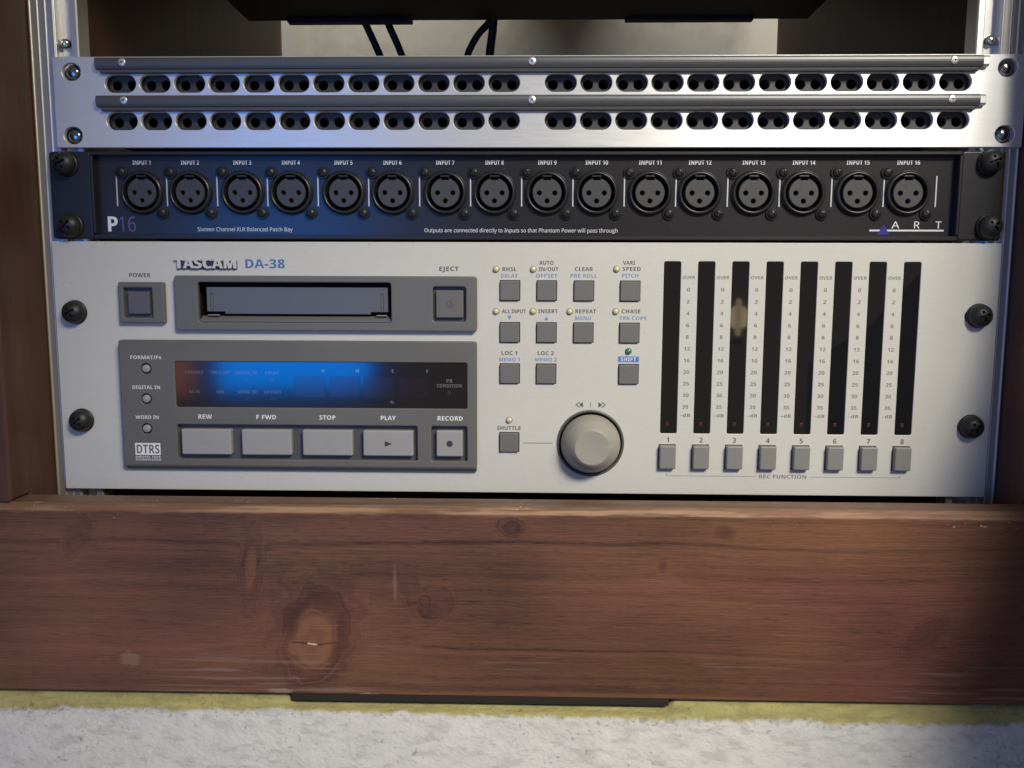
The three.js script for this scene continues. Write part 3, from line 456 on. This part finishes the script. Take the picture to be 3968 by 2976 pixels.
// ---------------------------------------------------------------- unit above and its cables
{
  const u = thing('rack_unit', 'black rack unit overhead in the rack, seen from below', 'rack unit');
  part('chassis', rbox(432, 176, 236, 1).translate(0, 402, -122), M.blackCase, u);
  part('front_panel', plate(rrect(-241, 241, 312, 488, 0.6), -2.9, 0, 0.4), M.blackSatin, u);  // unseen upper part made tall to block the key lamp from the interior
  part('rear_lip', rbox(96, 3, 8, 0.3, 1).translate(-135.5, 312.4, -236), M.blackCase, u);
  part('rear_lip', rbox(97, 3, 8, 0.3, 1).translate(124.5, 313.2, -236), M.blackCase, u);
  const run = (pts, r, label) => { const c = new THREE.CatmullRomCurve3(pts.map((p) => new THREE.Vector3(...p))); const t = thing('audio_cable', label, 'cable', 'black cables behind the units'); part('sheath', new THREE.TubeGeometry(c, 40, r, 10), M.cable, t); };
  run([[-143, 350, -245], [-127, 316, -250], [-116, 292, -251], [-100, 250, -252], [-92, 190, -252], [-90, 132.5, -250]], 2.9, 'first of two parallel slanting black cables before the rear wall');
  run([[-123, 350, -245], [-109, 316, -250], [-98.5, 292, -251], [-84, 250, -252], [-78, 190, -252], [-76, 132.5, -250]], 2.9, 'second of two parallel slanting black cables, beside the straight one');
  run([[-24, 350, -243], [-27.5, 318, -249], [-38, 306, -250], [-46, 291, -250], [-53, 262, -250], [-56, 190, -250], [-56, 132.5, -250]], 2.7, 'curved black cable bending away from the upright cable');
  run([[-24, 350, -251], [-26, 316, -256], [-29, 291, -257], [-31, 240, -256], [-32, 180, -255], [-32, 132.5, -253]], 3.4, 'thick upright black cable beside the curved one');
  const b = thing('added_shade_block', 'unseen wooden block added to shade the middle of the rear wall', 'batten');  // added out of view to drop a soft shadow on the wall
  part('block', rbox(150, 44, 70, 1.5).translate(40, 520, -524), M.plainWood, b);
}

// ---------------------------------------------------------------- lamps and screen of the room, plus an added spot and an unseen added panel shading the right edge
function panelLight(L, name, label, category, glow, frameMat, face, depth) {
  const t = thing(name, label, category);
  t.position.set(...L.at); t.lookAt(...L.aim);
  const [w, h] = [L.size[0] * 1000, L.size[1] * 1000];
  const s = rrect(-w / 2 - 14, w / 2 + 14, -h / 2 - 14, h / 2 + 14, 8); s.holes.push(rrect(-w / 2, w / 2, -h / 2, h / 2, 2, true));
  const o = part('housing', plain([plate(s, -depth, 2, 1), plate(rrect(-w / 2 - 12, w / 2 + 12, -h / 2 - 12, h / 2 + 12, 6), -depth - 6, -depth + 0.5)]), frameMat, t);
  part(face, plate(rrect(-w / 2 + 0.5, w / 2 - 0.5, -h / 2 + 0.5, h / 2 - 0.5, 1), -6, -2), new THREE.MeshStandardMaterial({ color: 0x111111, emissive: lin(...L.rgb), emissiveIntensity: glow, roughness: 0.6 }), t);
  const l = new THREE.RectAreaLight(lin(...L.rgb), L.power, L.size[0], L.size[1]); l.position.set(...L.at); l.lookAt(...L.aim); l.translateZ(-0.001); l.castShadow = true; scene.add(l);
  return t;
}
const dir = (L) => { const a = new THREE.Vector3(...L.at), b = new THREE.Vector3(...L.aim); return a.clone().multiplyScalar(2).sub(b).toArray(); };
panelLight(KEY, 'ceiling_lamp', 'square white panel lamp hanging in the room before the rack', 'lamp', 0.5, mat(0.5, 0.5, 0.5), 'lamp_diffuser', 20);
panelLight(BLUE, 'computer_monitor', 'small monitor with a blue screen standing across the room', 'monitor', 0.5, M.blackCase, 'screen', 16);
panelLight(REAR, 'strip_lamp', 'narrow white strip lamp above the gap behind the rack', 'lamp', 0.5, mat(0.5, 0.5, 0.5), 'lamp_diffuser', 12);
{
  const d = thing('added_shade_board', 'unseen slanted wooden board added to shade the right side of the rack', 'desk');
  part('board', along(262, 284, [[42, -160], [340, -160], [340, 40], [200, 84], [132, 118], [92, 140], [60, 270], [46, 400], [42, 400]], 0), M.plainWood, d);  // added outside the view, outline shaped to the shadow edge it casts
}

{  // added spot: its soft cone imitates lens falloff towards the corners
  const t = thing('added_spot', 'added wide round spot whose cone imitates lens falloff towards the edges', 'lamp'); t.position.set(...SPOT.at); t.lookAt(...SPOT.aim);
  part('housing', lathe([[152, -140], [156, -140], [156, -230], [60, -300], [0, -304], [0, -298], [58, -294], [150, -226], [152, -140]], 40), M.blackCase, t);
  part('lamp_lens', lathe([[0, -150], [148, -150], [148, -156], [0, -156]].reverse(), 40), new THREE.MeshStandardMaterial({ color: 0x111111, emissive: lin(...SPOT.rgb), emissiveIntensity: 0.5, roughness: 0.5 }), t);
  const l = new THREE.SpotLight(lin(...SPOT.rgb), SPOT.power, 0, SPOT.angle, 1, 2); l.position.set(...SPOT.at); l.target.position.set(...SPOT.aim); l.castShadow = true; l.shadow.radius = SPOT.size; scene.add(l, l.target);
}
// small lamps and one stand-in glow across the room that the dark glass mirrors
function smallLamp(name, label, at, w, h, rgb, glow, power) {
  const t = thing(name, label, 'lamp'); t.position.set(...at);
  part('lamp_base', lathe([[0, -h / 2 - 14], [w * 0.75, -h / 2 - 14], [w * 0.75, -h / 2 - 8], [w * 0.3, -h / 2 - 4], [0, -h / 2 - 4]].reverse(), 20).rotateX(-Math.PI / 2), M.blackCase, t);
  part('lamp_bulb', new THREE.CapsuleGeometry(w / 2, h - w, 6, 16), new THREE.MeshStandardMaterial({ color: 0x111111, emissive: lin(...rgb), emissiveIntensity: glow, roughness: 0.6 }), t);
  const l = new THREE.PointLight(lin(...rgb), power); l.position.set(...at); l.castShadow = true; scene.add(l);
}
smallLamp('tube_lamp', 'slim warm white tube lamp standing across the room', [0.36, 0.06, 1.0], 10, 64, [1, 0.76, 0.42], 2.3, 0.004);
smallLamp('amber_glow', 'low squat amber glow standing in for a lit wooden thing', [0.60, -0.09, 1.0], 44, 84, [1, 0.36, 0.2], 1.5, 0.006);  // glowing stand-in for a lit wooden thing mirrored in the meters
smallLamp('amber_glow', 'amber lamp glowing beside the blue monitor', [-0.612, -0.03, 1.0], 46, 110, [1, 0.34, 0.2], 1.3, 0.006);

renderer.render(scene, camera);
